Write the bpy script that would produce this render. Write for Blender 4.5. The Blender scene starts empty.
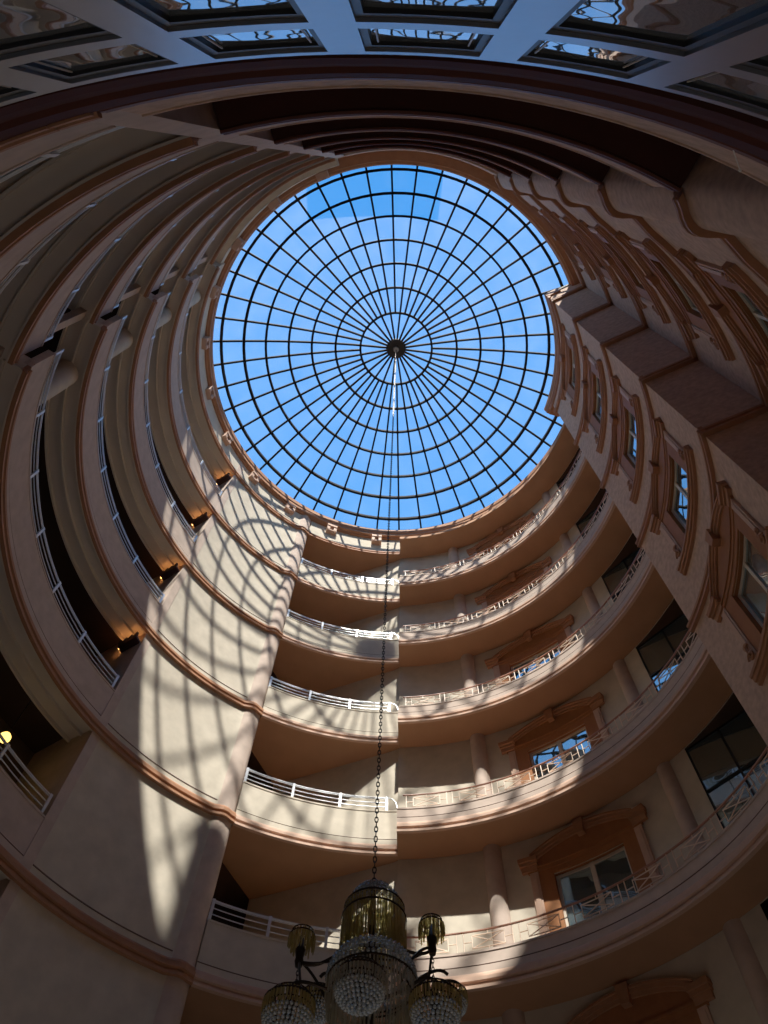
import bpy, math, random
from mathutils import Vector, Matrix
random.seed(7)
sc = bpy.context.scene
COL = sc.collection
D2R = math.pi / 180
EYE = 1.5                                   # camera height above the lobby floor
CX, CY = 0.1082, 6.391                      # axis of the round atrium
def L(k): return 8.288 + 3.4 * k            # underside of ring k, measured from eye height
ORD = {-1: 'gallery', 0: 'lowest', 1: 'second lowest', 2: 'third from bottom', 3: 'fourth from bottom', 4: 'topmost'}

# ------------------------------------------------------------------ materials
def new_mat(name):
    m = bpy.data.materials.new(name); m.use_nodes = True
    nt = m.node_tree; b = nt.nodes['Principled BSDF']
    return m, nt, b
def plaster(name, col, var=0.12, scale=5.0, rough=0.85, bump=0.06, fine=60.0):
    m, nt, b = new_mat(name)
    tc = nt.nodes.new('ShaderNodeTexCoord')
    n1 = nt.nodes.new('ShaderNodeTexNoise'); n1.inputs['Scale'].default_value = scale; n1.inputs['Detail'].default_value = 6
    n2 = nt.nodes.new('ShaderNodeTexNoise'); n2.inputs['Scale'].default_value = fine; n2.inputs['Detail'].default_value = 2
    nt.links.new(tc.outputs['Object'], n1.inputs['Vector']); nt.links.new(tc.outputs['Object'], n2.inputs['Vector'])
    cr = nt.nodes.new('ShaderNodeValToRGB')
    cr.color_ramp.elements[0].position = 0.3; cr.color_ramp.elements[1].position = 0.7
    cr.color_ramp.elements[0].color = (*[c * (1 - var) for c in col], 1)
    cr.color_ramp.elements[1].color = (*[min(1, c * (1 + var)) for c in col], 1)
    nt.links.new(n1.outputs['Fac'], cr.inputs['Fac'])
    nt.links.new(cr.outputs['Color'], b.inputs['Base Color'])
    bp = nt.nodes.new('ShaderNodeBump'); bp.inputs['Strength'].default_value = bump; bp.inputs['Distance'].default_value = 0.02
    nt.links.new(n2.outputs['Fac'], bp.inputs['Height']); nt.links.new(bp.outputs['Normal'], b.inputs['Normal'])
    b.inputs['Roughness'].default_value = rough
    b.inputs['Specular IOR Level'].default_value = 0.08
    return m
def simple(name, col, rough=0.5, metal=0.0, spec=0.5, emit=None, estr=0.0):
    m, nt, b = new_mat(name)
    tc = nt.nodes.new('ShaderNodeTexCoord')
    n1 = nt.nodes.new('ShaderNodeTexNoise'); n1.inputs['Scale'].default_value = 14; n1.inputs['Detail'].default_value = 3
    nt.links.new(tc.outputs['Object'], n1.inputs['Vector'])
    mx = nt.nodes.new('ShaderNodeMix'); mx.data_type = 'RGBA'
    mx.inputs['A'].default_value = (*[c * .92 for c in col], 1); mx.inputs['B'].default_value = (*[min(1, c * 1.06) for c in col], 1)
    nt.links.new(n1.outputs['Fac'], mx.inputs['Factor']); nt.links.new(mx.outputs['Result'], b.inputs['Base Color'])
    b.inputs['Roughness'].default_value = rough; b.inputs['Metallic'].default_value = metal
    b.inputs['Specular IOR Level'].default_value = spec
    if emit:
        b.inputs['Emission Color'].default_value = (*emit, 1); b.inputs['Emission Strength'].default_value = estr
    return m
def mirror_glass(name, tint, wob=0.02, wscale=1.6, ior=1.9, metal=0.0):
    m, nt, b = new_mat(name)
    b.inputs['Base Color'].default_value = (*tint, 1)
    b.inputs['Roughness'].default_value = 0.015
    b.inputs['Metallic'].default_value = metal
    b.inputs['IOR'].default_value = ior
    b.inputs['Specular IOR Level'].default_value = 0.8
    tc = nt.nodes.new('ShaderNodeTexCoord')
    n = nt.nodes.new('ShaderNodeTexNoise'); n.inputs['Scale'].default_value = wscale; n.inputs['Detail'].default_value = 1
    nt.links.new(tc.outputs['Object'], n.inputs['Vector'])
    bp = nt.nodes.new('ShaderNodeBump'); bp.inputs['Strength'].default_value = wob; bp.inputs['Distance'].default_value = 1.0
    nt.links.new(n.outputs['Fac'], bp.inputs['Height']); nt.links.new(bp.outputs['Normal'], b.inputs['Normal'])
    return m
def dome_glass(name):
    m, nt, b = new_mat(name); nt.nodes.remove(b)
    out = nt.nodes['Material Output']
    tr = nt.nodes.new('ShaderNodeBsdfTransparent'); tr.inputs['Color'].default_value = (0.93, 0.97, 1.0, 1)
    tl = nt.nodes.new('ShaderNodeBsdfTranslucent'); tl.inputs['Color'].default_value = (0.9, 0.95, 1.0, 1)
    gl = nt.nodes.new('ShaderNodeBsdfGlossy'); gl.inputs['Roughness'].default_value = 0.05
    tc = nt.nodes.new('ShaderNodeTexCoord')
    n = nt.nodes.new('ShaderNodeTexNoise'); n.inputs['Scale'].default_value = 1.3; n.inputs['Detail'].default_value = 5
    nt.links.new(tc.outputs['Object'], n.inputs['Vector'])
    mr = nt.nodes.new('ShaderNodeMapRange'); mr.inputs['From Min'].default_value = 0.3; mr.inputs['From Max'].default_value = 0.75
    mr.inputs['To Min'].default_value = 0.03; mr.inputs['To Max'].default_value = 0.06
    nt.links.new(n.outputs['Fac'], mr.inputs['Value'])
    m1 = nt.nodes.new('ShaderNodeMixShader'); m2 = nt.nodes.new('ShaderNodeMixShader')
    nt.links.new(mr.outputs['Result'], m1.inputs[0]); nt.links.new(tr.outputs[0], m1.inputs[1]); nt.links.new(tl.outputs[0], m1.inputs[2])
    m2.inputs[0].default_value = 0.03
    nt.links.new(m1.outputs[0], m2.inputs[1]); nt.links.new(gl.outputs[0], m2.inputs[2])
    nt.links.new(m2.outputs[0], out.inputs['Surface'])
    return m
def crystal(name, col, trans):
    m, nt, b = new_mat(name)
    b.inputs['Base Color'].default_value = (*col, 1); b.inputs['Roughness'].default_value = 0.025
    b.inputs['Specular IOR Level'].default_value = 1.0; b.inputs['IOR'].default_value = 1.7
    out = nt.nodes['Material Output']
    tr = nt.nodes.new('ShaderNodeBsdfTransparent'); tr.inputs['Color'].default_value = (*[min(1, c * 1.2 + .45) for c in col], 1)
    mx = nt.nodes.new('ShaderNodeMixShader'); mx.inputs[0].default_value = 1 - trans
    nt.links.new(tr.outputs[0], mx.inputs[1]); nt.links.new(b.outputs[0], mx.inputs[2]); nt.links.new(mx.outputs[0], out.inputs['Surface'])
    return m

M = {}
M['beige'] = plaster('beige_plaster', (0.58, 0.51, 0.415), 0.10, 3.0)
M['pink'] = plaster('pink_plaster', (0.54, 0.425, 0.36), 0.10, 4.0)
M['pier'] = plaster('rose_stucco', (0.56, 0.39, 0.30), 0.16, 9.0, bump=0.12, fine=90)
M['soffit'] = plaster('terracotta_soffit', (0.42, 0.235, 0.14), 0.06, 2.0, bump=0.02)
M['soffit_grey'] = plaster('grey_soffit', (0.68, 0.60, 0.515), 0.05, 2.0, bump=0.02)
M['trim'] = plaster('terracotta_trim', (0.40, 0.20, 0.115), 0.08, 6.0, rough=0.6, bump=0.02)
M['trim_light'] = plaster('pale_rose_trim', (0.58, 0.385, 0.29), 0.06, 6.0, rough=0.6, bump=0.02)
M['casing'] = plaster('clay_casing', (0.34, 0.145, 0.065), 0.08, 6.0, rough=0.6, bump=0.02)
M['dark'] = plaster('shade_toned_plaster', (0.075, 0.045, 0.032), 0.1, 2.0)  # near-black base colour carries the shade of unlit rooms and recesses
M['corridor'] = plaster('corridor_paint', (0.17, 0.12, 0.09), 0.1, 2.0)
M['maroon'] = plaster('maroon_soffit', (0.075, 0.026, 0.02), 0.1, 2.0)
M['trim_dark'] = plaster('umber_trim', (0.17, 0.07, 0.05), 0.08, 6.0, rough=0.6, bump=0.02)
M['floor'] = plaster('polished_stone', (0.42, 0.33, 0.25), 0.2, 1.2, rough=0.35)
M['groove'] = simple('dark_groove', (0.16, 0.10, 0.08), 0.9)
M['steel'] = simple('white_enamel', (0.62, 0.63, 0.66), 0.3, 0.35)
M['rail_brown'] = simple('terracotta_enamel', (0.36, 0.155, 0.09), 0.45)
M['rail_pale'] = simple('pale_enamel', (0.80, 0.60, 0.45), 0.5)
M['dome_metal'] = simple('dark_bronze_bar', (0.006, 0.006, 0.008), 0.8, 0.0, 0.15)
M['hub_metal'] = simple('black_hub', (0.01, 0.01, 0.012), 0.6)
M['glass'] = dome_glass('dusty_skylight_glass')
M['pane'] = mirror_glass('window_glass', (0.31, 0.42, 0.46), 0.006, 1.5, 1.8, .8)
M['lobby_pane'] = mirror_glass('lobby_glass', (0.30, 0.34, 0.37), 0.012, 2.2, 1.9, .6)
M['frame_white'] = simple('pale_sash', (0.62, 0.55, 0.46), 0.45)
M['frame_dark'] = simple('black_gasket', (0.01, 0.01, 0.012), 0.5)
M['frame_metal'] = simple('brushed_grey_metal', (0.36, 0.38, 0.42), 0.34, 0.8)
M['bronze'] = simple('aged_bronze', (0.035, 0.022, 0.014), 0.38, 0.7)
M['chain'] = simple('chain_iron', (0.03, 0.025, 0.022), 0.45, 0.6)
M['bead'] = crystal('clear_crystal', (0.44, 0.46, 0.46), 0.5)
M['prism'] = crystal('amber_prism', (0.56, 0.44, 0.19), 0.42)
M['prism_clear'] = crystal('smoky_prism', (0.52, 0.49, 0.40), 0.5)
M['glow_warm'] = simple('warm_bulb', (1, .6, .25), 0.5, emit=(1.0, 0.42, 0.12), estr=7.0)
M['glow_yellow'] = simple('yellow_bulb', (1, .8, .3), 0.5, emit=(1.0, 0.62, 0.12), estr=2.2)
M['lamp_red'] = simple('oxblood_enamel', (0.05, 0.012, 0.008), 0.5)
M['white'] = simple('white_paint', (0.8, 0.78, 0.74), 0.5)
M['roof'] = plaster('roof_screed', (0.35, 0.33, 0.3), 0.1, 1.0)

# ------------------------------------------------------------------ mesh helpers
def P(az, r, h):
    a = az * D2R
    return (CX + r * math.sin(a), CY + r * math.cos(a), h + EYE)
class MB:
    def __init__(s): s.v = []; s.f = []; s.m = []
    def quad(s, idx, mi=0): s.f.append(tuple(idx)); s.m.append(mi)
    def sweep(s, prof, az0, az1, step=1.5, closed=True, caps=True, rf=None, hf=None, mi=0, mis=None):
        n = max(1, int(math.ceil(abs(az1 - az0) / step))); b = len(s.v); k = len(prof)
        for i in range(n + 1):
            az = az0 + (az1 - az0) * i / n
            dr = rf(az) if rf else 0; dh = hf(az) if hf else 0
            for (r, h) in prof: s.v.append(P(az, r + dr, h + dh))
        for i in range(n):
            for j in range(k if closed else k - 1):
                j2 = (j + 1) % k
                s.quad((b + i * k + j, b + i * k + j2, b + (i + 1) * k + j2, b + (i + 1) * k + j), mis[j] if mis else mi)
        if closed and caps:
            s.f.append(tuple(b + j for j in range(k))); s.m.append(mi)
            s.f.append(tuple(b + n * k + j for j in reversed(range(k)))); s.m.append(mi)
        return s
    def plan(s, pts, h0, h1, mi=0, caps=True, mif=None):
        b = len(s.v); n = len(pts)
        for (az, r) in pts: s.v.append(P(az, r, h0))
        for (az, r) in pts: s.v.append(P(az, r, h1))
        for i in range(n):
            j = (i + 1) % n
            s.quad((b + i, b + j, b + n + j, b + n + i), mif(i) if mif else mi)
        if caps:
            s.f.append(tuple(b + i for i in reversed(range(n)))); s.m.append(mi)
            s.f.append(tuple(b + n + i for i in range(n))); s.m.append(mi)
        return s
    def uvw(s, R, azc, pts_uv, w0, w1, hbase, mi=0, sub=0.18):
        # polygon in (u,v), extruded from w0 to w1 towards the axis, bent round the wall
        poly = []
        n = len(pts_uv)
        for i in range(n):
            a, b2 = pts_uv[i], pts_uv[(i + 1) % n]
            k = max(1, int(math.ceil(abs(b2[0] - a[0]) / sub)))
            for t in range(k): poly.append((a[0] + (b2[0] - a[0]) * t / k, a[1] + (b2[1] - a[1]) * t / k))
        def pt(u, v, w): return P(azc + u / R / D2R, R - w, hbase + v)
        b = len(s.v); n = len(poly)
        for (u, v) in poly: s.v.append(pt(u, v, w0))
        for (u, v) in poly: s.v.append(pt(u, v, w1))
        for i in range(n):
            j = (i + 1) % n
            s.quad((b + i, b + j, b + n + j, b + n + i), mi)
        s.f.append(tuple(b + i for i in reversed(range(n)))); s.m.append(mi)
        s.f.append(tuple(b + n + i for i in range(n))); s.m.append(mi)
        return s
    def bar(s, R, azc, u0, u1, v0, v1, w0, w1, hbase, mi=0, sub=0.18):
        n = max(1, int(math.ceil((u1 - u0) / sub))); b = len(s.v)
        for i in range(n + 1):
            u = u0 + (u1 - u0) * i / n
            for (v, w) in ((v0, w0), (v0, w1), (v1, w1), (v1, w0)): s.v.append(P(azc + u / R / D2R, R - w, hbase + v))
        for i in range(n):
            for j in range(4):
                j2 = (j + 1) % 4
                s.quad((b + i * 4 + j, b + i * 4 + j2, b + i * 4 + 4 + j2, b + i * 4 + 4 + j), mi)
        s.quad((b, b + 1, b + 2, b + 3), mi); s.quad((b + n * 4 + 3, b + n * 4 + 2, b + n * 4 + 1, b + n * 4), mi)
        return s
    def box(s, c, d, mi=0, rot=None):
        b = len(s.v)
        for x in (-1, 1):
            for y in (-1, 1):
                for z in (-1, 1):
                    p = Vector((x * d[0] / 2, y * d[1] / 2, z * d[2] / 2))
                    if rot: p = rot @ p
                    s.v.append((c[0] + p.x, c[1] + p.y, c[2] + p.z))
        for q in ((0, 1, 3, 2), (4, 6, 7, 5), (0, 4, 5, 1), (2, 3, 7, 6), (0, 2, 6, 4), (1, 5, 7, 3)): s.quad([b + i for i in q], mi)
        return s
    def tube(s, pts, rad, seg=6, closed=False, mi=0, radii=None):
        pts = [Vector(p) for p in pts]; n = len(pts); b = len(s.v)
        up = Vector((0, 0, 1)); prev = None
        for i in range(n):
            if closed: t = pts[(i + 1) % n] - pts[i - 1]
            else: t = pts[min(i + 1, n - 1)] - pts[max(i - 1, 0)]
            t.normalize()
            if prev is None:
                a = up if abs(t.z) < 0.9 else Vector((1, 0, 0))
                x = t.cross(a).normalized()
            else:
                x = prev - t * prev.dot(t)
                x = x.normalized() if x.length > 1e-6 else t.orthogonal().normalized()
            prev = x; y = t.cross(x)
            r = radii[i] if radii else rad
            for j in range(seg):
                a = 2 * math.pi * (j + .5) / seg
                s.v.append(tuple(pts[i] + x * (r * math.cos(a)) + y * (r * math.sin(a))))
        m = n if closed else n - 1
        for i in range(m):
            i2 = (i + 1) % n
            for j in range(seg):
                j2 = (j + 1) % seg
                s.quad((b + i * seg + j, b + i * seg + j2, b + i2 * seg + j2, b + i2 * seg + j), mi)
        if not closed:
            s.f.append(tuple(b + j for j in reversed(range(seg)))); s.m.append(mi)
            s.f.append(tuple(b + (n - 1) * seg + j for j in range(seg))); s.m.append(mi)
        return s
    def lathe(s, c, prof, seg=24, mi=0):
        b = len(s.v); k = len(prof)
        for i in range(seg):
            a = 2 * math.pi * i / seg
            for (r, z) in prof: s.v.append((c[0] + r * math.cos(a), c[1] + r * math.sin(a), c[2] + z))
        for i in range(seg):
            i2 = (i + 1) % seg
            for j in range(k - 1): s.quad((b + i * k + j, b + i2 * k + j, b + i2 * k + j + 1, b + i * k + j + 1), mi)
        return s
    def bead(s, c, r, mi=0):
        b = len(s.v); rings = ((-.62, .78), (.0, 1.0), (.62, .78)); n = 6
        s.v.append((c[0], c[1], c[2] - r))
        for q, (z, rr) in enumerate(rings):
            for i in range(n):
                a = 2 * math.pi * (i + .5 * q) / n
                s.v.append((c[0] + r * rr * math.cos(a), c[1] + r * rr * math.sin(a), c[2] + r * z))
        s.v.append((c[0], c[1], c[2] + r))
        for i in range(n): s.f.append((b, b + 1 + (i + 1) % n, b + 1 + i)); s.m.append(mi)
        for q in range(2):
            for i in range(n):
                a0 = b + 1 + q * n + i; a1 = b + 1 + q * n + (i + 1) % n; c0 = a0 + n; c1 = a1 + n
                s.f.append((a0, a1, c0)); s.m.append(mi); s.f.append((a1, c1, c0)); s.m.append(mi)
        for i in range(n): s.f.append((b + 1 + 2 * n + i, b + 1 + 2 * n + (i + 1) % n, b + 1 + 3 * n)); s.m.append(mi)
        return s
    def drop(s, c, r, ln, mi=0, seg=4):
        # a hanging prism: pointed at both ends, top at c
        b = len(s.v)
        s.v.append(tuple(c))
        for f_ in (0.12, 0.85):
            for i in range(seg):
                a = 2 * math.pi * i / seg + c[0] * 40
                s.v.append((c[0] + r * math.cos(a), c[1] + r * math.sin(a), c[2] - ln * f_))
        s.v.append((c[0], c[1], c[2] - ln))
        for i in range(seg):
            j = (i + 1) % seg
            s.f.append((b, b + 1 + j, b + 1 + i)); s.m.append(mi)
            s.quad((b + 1 + i, b + 1 + j, b + 1 + seg + j, b + 1 + seg + i), mi)
            s.f.append((b + 1 + 2 * seg, b + 1 + seg + i, b + 1 + seg + j)); s.m.append(mi)
        return s
    def build(s, name, mats, parent=None, smooth=None):
        if not isinstance(mats, (list, tuple)): mats = [mats]
        o0 = Vector(parent['_o']) if parent is not None and '_o' in parent else Vector((0, 0, 0))
        me = bpy.data.meshes.new(name)
        me.from_pydata([tuple(Vector(v) - o0) for v in s.v], [], s.f)
        for m in mats: me.materials.append(m)
        me.polygons.foreach_set('material_index', s.m)
        me.update()
        import bmesh
        bm = bmesh.new(); bm.from_mesh(me); bmesh.ops.recalc_face_normals(bm, faces=bm.faces[:]); bm.to_mesh(me); bm.free()
        if smooth:
            me.polygons.foreach_set('use_smooth', [True] * len(me.polygons))
            me.set_sharp_from_angle(angle=smooth * D2R)
        o = bpy.data.objects.new(name, me); COL.objects.link(o)
        if parent is not None: o.parent = parent
        if parent is not None and '_o' in parent: o['_o'] = parent['_o']
        return o

def tag(o, label, cat, group=None, kind=None):
    o['label'] = label; o['category'] = cat
    if group: o['group'] = group
    if kind: o['kind'] = kind
    return o
def empty(name, loc, label, cat, group=None, kind=None):
    o = bpy.data.objects.new(name, None); COL.objects.link(o); o.location = loc; o['_o'] = tuple(loc)
    o.empty_display_size = 0.2
    return tag(o, label, cat, group, kind)
def copy_tree(src, dz, label=None, rotz=None, loc=None):
    def rec(o, parent):
        c = o.copy(); COL.objects.link(c); c.parent = parent
        for ch in list(o.children): rec(ch, c)
        return c
    r = rec(src, None)
    r.location = Vector(src.location) + Vector((0, 0, dz)) if loc is None else loc
    if label: r['label'] = label
    return r

# ------------------------------------------------------------------ radii of the plan
RW = 6.67          # front and left plaster face
RM = 6.60          # face of the mouldings there
RL1 = 6.92         # far left balconies
RB = 6.90          # rear balconies
RP = 5.68          # projecting pier
RR = 6.77          # wall with windows beside the pier
RBAL = 6.06        # balcony facing with terracotta rail
RBW = 6.81         # wall behind that balcony
OFF = 0.36         # mouldings on pier sit this much higher
TOP = 27.02
AZ_P0, AZ_P1 = 80.6, 118.4

# ------------------------------------------------------------------ floor, roof, outer shell
fl = MB(); fl.sweep([(0.01, -1.5), (9.8, -1.5), (9.8, -1.7), (0.01, -1.7)], -180, 180, 4, caps=False)
tag(fl.build('floor', M['floor']), 'polished stone lobby floor under the round atrium', 'floor', kind='structure')
rf = MB(); rf.sweep([(6.62, TOP + .0), (9.8, TOP + .0), (9.8, TOP + .35), (6.62, TOP + .35)], -180, 180, 3, caps=False)
tag(rf.build('ceiling', M['roof']), 'flat roof slab around the skylight opening', 'ceiling', kind='structure')
sh = MB(); sh.sweep([(9.45, -1.5), (9.8, -1.5), (9.8, TOP), (9.45, TOP)], -180, 180, 4, caps=False)
tag(sh.build('wall_outside', M['dark']), 'dark outer wall behind the galleries', 'wall', kind='structure')
# unseen block added behind the skylight to trim the low sunlight
pr = MB(); pr.box((-0.9, -2.4, TOP + EYE + .35 + 2.9), (4.5, 2.4, 5.8))
tag(pr.build('roof_sun_blocker', M['roof']), 'unseen rooftop block added behind the skylight to trim the sunlight', 'wall', kind='structure')

# ------------------------------------------------------------------ moulding profiles (offset from a wall face r, base height 0)
def mould(r, d=0.075):
    return [(r + .0, 0), (r - d, 0), (r - d, .055), (r - d + .035, .075), (r - d + .035, .115), (r - d - .004, .13), (r - d - .004, .19),
            (r - .03, .215), (r - .03, .26), (r - .012, .30), (r + .05, .30), (r + .05, .10)]
def parapet(r, h, t=0.13):
    return [(r - .012, .30), (r - .012, .42), (r + .008, .425), (r + .008, .445), (r, .45), (r, h - .04), (r - .012, h - .04), (r - .012, h), (r + t, h), (r + t, .30)]
PM = [0, 0, 1, 1, 0, 0, 0, 0, 0, 0]    # the little groove is dark

# ------------------------------------------------------------------ front pier (sunlit) and its mouldings
def nose_front(az):
    t = (az + 29.2) / 3.6
    return -0.075 * math.sin(math.pi * t) if 0 < t < 1 else 0
pts = []
n = 24
for i in range(n + 1):
    az = -53.4 + (-29.2 + 53.4) * i / n; pts.append((az, RW))
for i in range(1, 13):
    az = -29.2 + 3.6 * i / 12; pts.append((az, RW + nose_front(az)))
pts += [(-25.25, RW + .05), (-25.05, RW + .13), (-25.0, RW + .25), (-25.0, 7.5), (-27, 7.55)]
for i in range(9): pts.append((-30 - 23.4 * i / 8, 7.6))
def mif(i): return 1 if 25 <= i <= 40 else 0
w = MB().plan(pts, -1.5, TOP, mif=mif)
o = tag(w.build('wall_front', [M['beige'], M['pink']], smooth=30), 'tall sunlit beige plaster pier striped by skylight shadows', 'wall', kind='structure')
# flush strip closing the left galleries
w = MB().plan([(-55.2 + 1.8 * i / 6, RW - .012) for i in range(7)] + [(-53.4, 8.38), (-54.3, 8.38), (-55.2, 8.38)], -1.5, TOP)
tag(w.build('wall_left', M['pink']), 'narrow rose plaster strip between left galleries and sunlit pier', 'wall', kind='structure')

names = ['lowest', 'second', 'third', 'fourth', 'fifth', 'topmost']
for k in range(0, 6):
    mb = MB().sweep([(r, h + L(k)) for r, h in mould(RW)], -55.2, -25.1, 0.9, rf=nose_front)
    tag(mb.build('trim_front', M['trim']), f'terracotta moulding across the sunlit pier, {names[k]} from the bottom', 'moulding', 'mouldings across the sunlit pier', 'structure')
    g = MB().sweep([(RW + .02, L(k) + .425), (RW - .008, L(k) + .425), (RW - .008, L(k) + .445), (RW + .02, L(k) + .445)], -54.8, -29.0, 1.5)
    g.build('groove', M['groove'], bpy.data.objects[[x.name for x in COL.objects if x.name.startswith('trim_front')][-1]])

# ------------------------------------------------------------------ front-left: flat back wall, upper frieze
def seg_wall(mb, p0, p1, t, h0, h1, mi=0):
    a = Vector((p0[0], p0[1], 0)); b = Vector((p1[0], p1[1], 0)); d = (b - a).normalized(); nrm = Vector((-d.y, d.x, 0)) * t
    bi = len(mb.v)
    for p in (a, b, b + nrm, a + nrm):
        mb.v.append((p.x, p.y, h0 + EYE))
    for p in (a, b, b + nrm, a + nrm):
        mb.v.append((p.x, p.y, h1 + EYE))
    for q in ((0, 1, 5, 4), (1, 2, 6, 5), (2, 3, 7, 6), (3, 0, 4, 7), (3, 2, 1, 0), (4, 5, 6, 7)): mb.quad([bi + i for i in q], mi)
pA = P(-17.2, 8.62, 0); pB = P(5.0, 6.86, 0)
w = MB(); seg_wall(w, (pA[0], pA[1]), (pB[0], pB[1]), .2, -1.5, TOP)
tag(w.build('wall_front', M['beige']), 'flat plaster wall at the back of the white-railed front balconies', 'wall', kind='structure')

# ------------------------------------------------------------------ balconies: generic builder
def rail_white(root, R, az0, az1, hb, posts, endret=None):
    """white metal railing on a parapet: four rails and flat posts"""
    r = R + .045
    mb = MB()
    def arc(h, rad, a0=az0, a1=az1):
        n = max(3, int(abs(a1 - a0) / 2)); mb.tube([P(a0 + (a1 - a0) * i / n, r, h) for i in range(n + 1)], rad, 6)
    arc(hb + .42, .018); arc(hb + .385, .009); arc(hb + .27, .011); arc(hb + .145, .011); arc(hb + .03, .012)
    if endret:
        p = [P(endret, r, hb + .42)]
        for i in range(1, 7):
            t = i / 6 * math.pi / 2
            p.append(P(endret + 1.9 * math.sin(t), r, hb + .42 - .30 * (1 - math.cos(t))))
        mb.tube(p, .016, 6)
    ra = mb.build('railing', M['steel'], root, smooth=40)
    for a in posts:
        m = MB(); pc = P(a, r - .01, hb + .21)
        m.box(pc, (.055, .035, .46), rot=Matrix.Rotation(-a * D2R, 3, 'Z'))
        m.build('post', M['steel'], ra)

def balcony(name, label, cat, group, R, az0, az1, par_h, back, smat, wmat, k0, soff, hf=None, step=1.5, mmat=None, rf=None, d=.075):
    """build one balcony at level k0 in place; returns the empty"""
    base = L(k0); mid = (az0 + az1) / 2
    root = empty(name, P(mid, R, base), label, cat, group)
    def up(p): return [(r, h + base) for r, h in p]
    MB().sweep(up(parapet(R, par_h)), az0, az1, step, hf=hf, rf=rf, mis=PM).build('parapet', [wmat, M['groove']], root, smooth=25)
    MB().sweep(up(mould(R, d)), az0, az1, step, hf=hf, rf=rf).build('moulding', mmat or M['trim'], root, smooth=25)
    if soff: MB().sweep(up(soff), az0, az1, step, hf=hf, mis=[1 if (len(soff) == 15 and j in (9, 10, 11)) else 0 for j in range(len(soff))]).build('soffit', [smat, M['dark']], root, smooth=25)  # inner ceiling faces coloured dark to stand in for recess shade
    return root

# --- left balconies, two bays
def left_soffit(R): return [(R + .002, .0), (R + .03, .0), (R + .03, .07), (R + .30, .10), (R + .30, .02), (R + .33, .02), (R + .36, .10), (R + .62, .13), (R + .62, .04), (R + .66, .04), (R + .70, .34), (8.38, .34), (8.38, .58), (R + .06, .58), (R + .06, .2)]
def floor_slab(R0, R1): return [(R0, .04), (R1, .04), (R1, .58), (R0, .58)]
PL = 1.25
GL = 'curved balconies with white rails along the long side'
root = balcony('balcony', 'lowest rose balcony with white rail, ending at the sunlit pier', 'balcony', GL, RW, -118.7, -55.2, PL, 8.4, M['soffit_grey'], M['pink'], 0, left_soffit(RW))
rail_white(root, RW, -118.4, -55.6, L(0) + PL, [-55.9 - 10.35 * i for i in range(6)] + [-118.2])
for k in range(1, 5):
    copy_tree(root, 3.4 * k, f'{ORD[k]} rose balcony with white rail, ending at the sunlit pier')
root = balcony('balcony', 'lowest recessed rose balcony past the stepped corner, white rail', 'balcony', 'recessed balconies past the stepped corner', RL1, -161.5, -118.7, PL, 8.4, M['soffit_grey'], M['pink'], 0, left_soffit(RL1))
rail_white(root, RL1, -161.3, -119.0, L(0) + PL, [-119.2, -127.5, -137, -146.5, -156])
for k in range(1, 5):
    copy_tree(root, 3.4 * k, f'{ORD[k]} recessed rose balcony past the stepped corner, white rail')
r2 = copy_tree(root, -3.4, 'shadowed balcony just above the lobby glazing, dark bronze rail line')
for ch in r2.children:
    if ch.name.startswith('soffit'): pass
# columns in the left recess and the stub wall at the step
for k in range(-1, 5):
    c = MB(); pc = P(-109.2, RW + .36, L(k) + .58)
    c.lathe(pc, [(.26, 0), (.26, 2.78), (.0, 2.79)], 20)
    if k >= 0:
        tag(c.build('column', M['beige'], smooth=40), f'rounded plaster column behind the white rail, {ORD[k]} gallery', 'column', 'rounded columns in the galleries', 'structure')
w = MB().plan([(-120.0, RL1 + .14), (-118.6, RL1 + .14), (-118.6, 7.2), (-120.0, 7.2)], -1.5, TOP)
tag(w.build('wall_left', M['pink']), 'stub wall at the step between the two runs of galleries', 'wall', kind='structure')
# recess back wall and ends
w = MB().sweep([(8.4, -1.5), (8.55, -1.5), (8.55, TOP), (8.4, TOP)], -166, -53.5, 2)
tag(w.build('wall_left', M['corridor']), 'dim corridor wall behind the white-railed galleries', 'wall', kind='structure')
# frieze above the top moulding, all along left and front
w = MB().sweep([(RW, L(5) + .3), (RW + .25, L(5) + .3), (RW + .25, TOP), (RW, TOP)], -118.7, -55.2, 1.5)
w.sweep([(RL1, L(5) + .3), (RL1 + .25, L(5) + .3), (RL1 + .25, TOP), (6.72, TOP), (6.72, L(5) + .75), (RL1, L(5) + .7)], -161.5, -118.7, 1.5)
w.sweep([(RW + .02, L(5) + .3), (RW + .25, L(5) + .3), (RW + .25, TOP), (RW + .02, TOP)], -25.1, 5.0, 1.5)
tag(w.build('wall_top', M['beige'], smooth=30), 'plaster frieze under the skylight cornice', 'wall', kind='structure')
w = MB().sweep([(r, h + L(5)) for r, h in mould(RW)], -118.7, -55.2, 1.5)
w.sweep([(r, h + L(5)) for r, h in mould(RL1)], -161.5, -118.7, 1.5)
w.sweep([(r, h + L(5)) for r, h in mould(RW + .02)], -25.1, 5.0, 1.5)
tag(w.build('trim_top', M['trim'], smooth=30), 'terracotta moulding below the frieze under the skylight', 'moulding', kind='structure')
w = MB().sweep([(r, h + L(5)) for r, h in left_soffit(RW)], -118.7, -55.2, 1.5)
w.sweep([(r, h + L(5)) for r, h in left_soffit(RL1)], -161.5, -118.7, 1.5)
tag(w.build('ceiling_left', M['soffit_grey'], smooth=25), 'stepped grey ceiling over the topmost galleries', 'ceiling', kind='structure')

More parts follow.
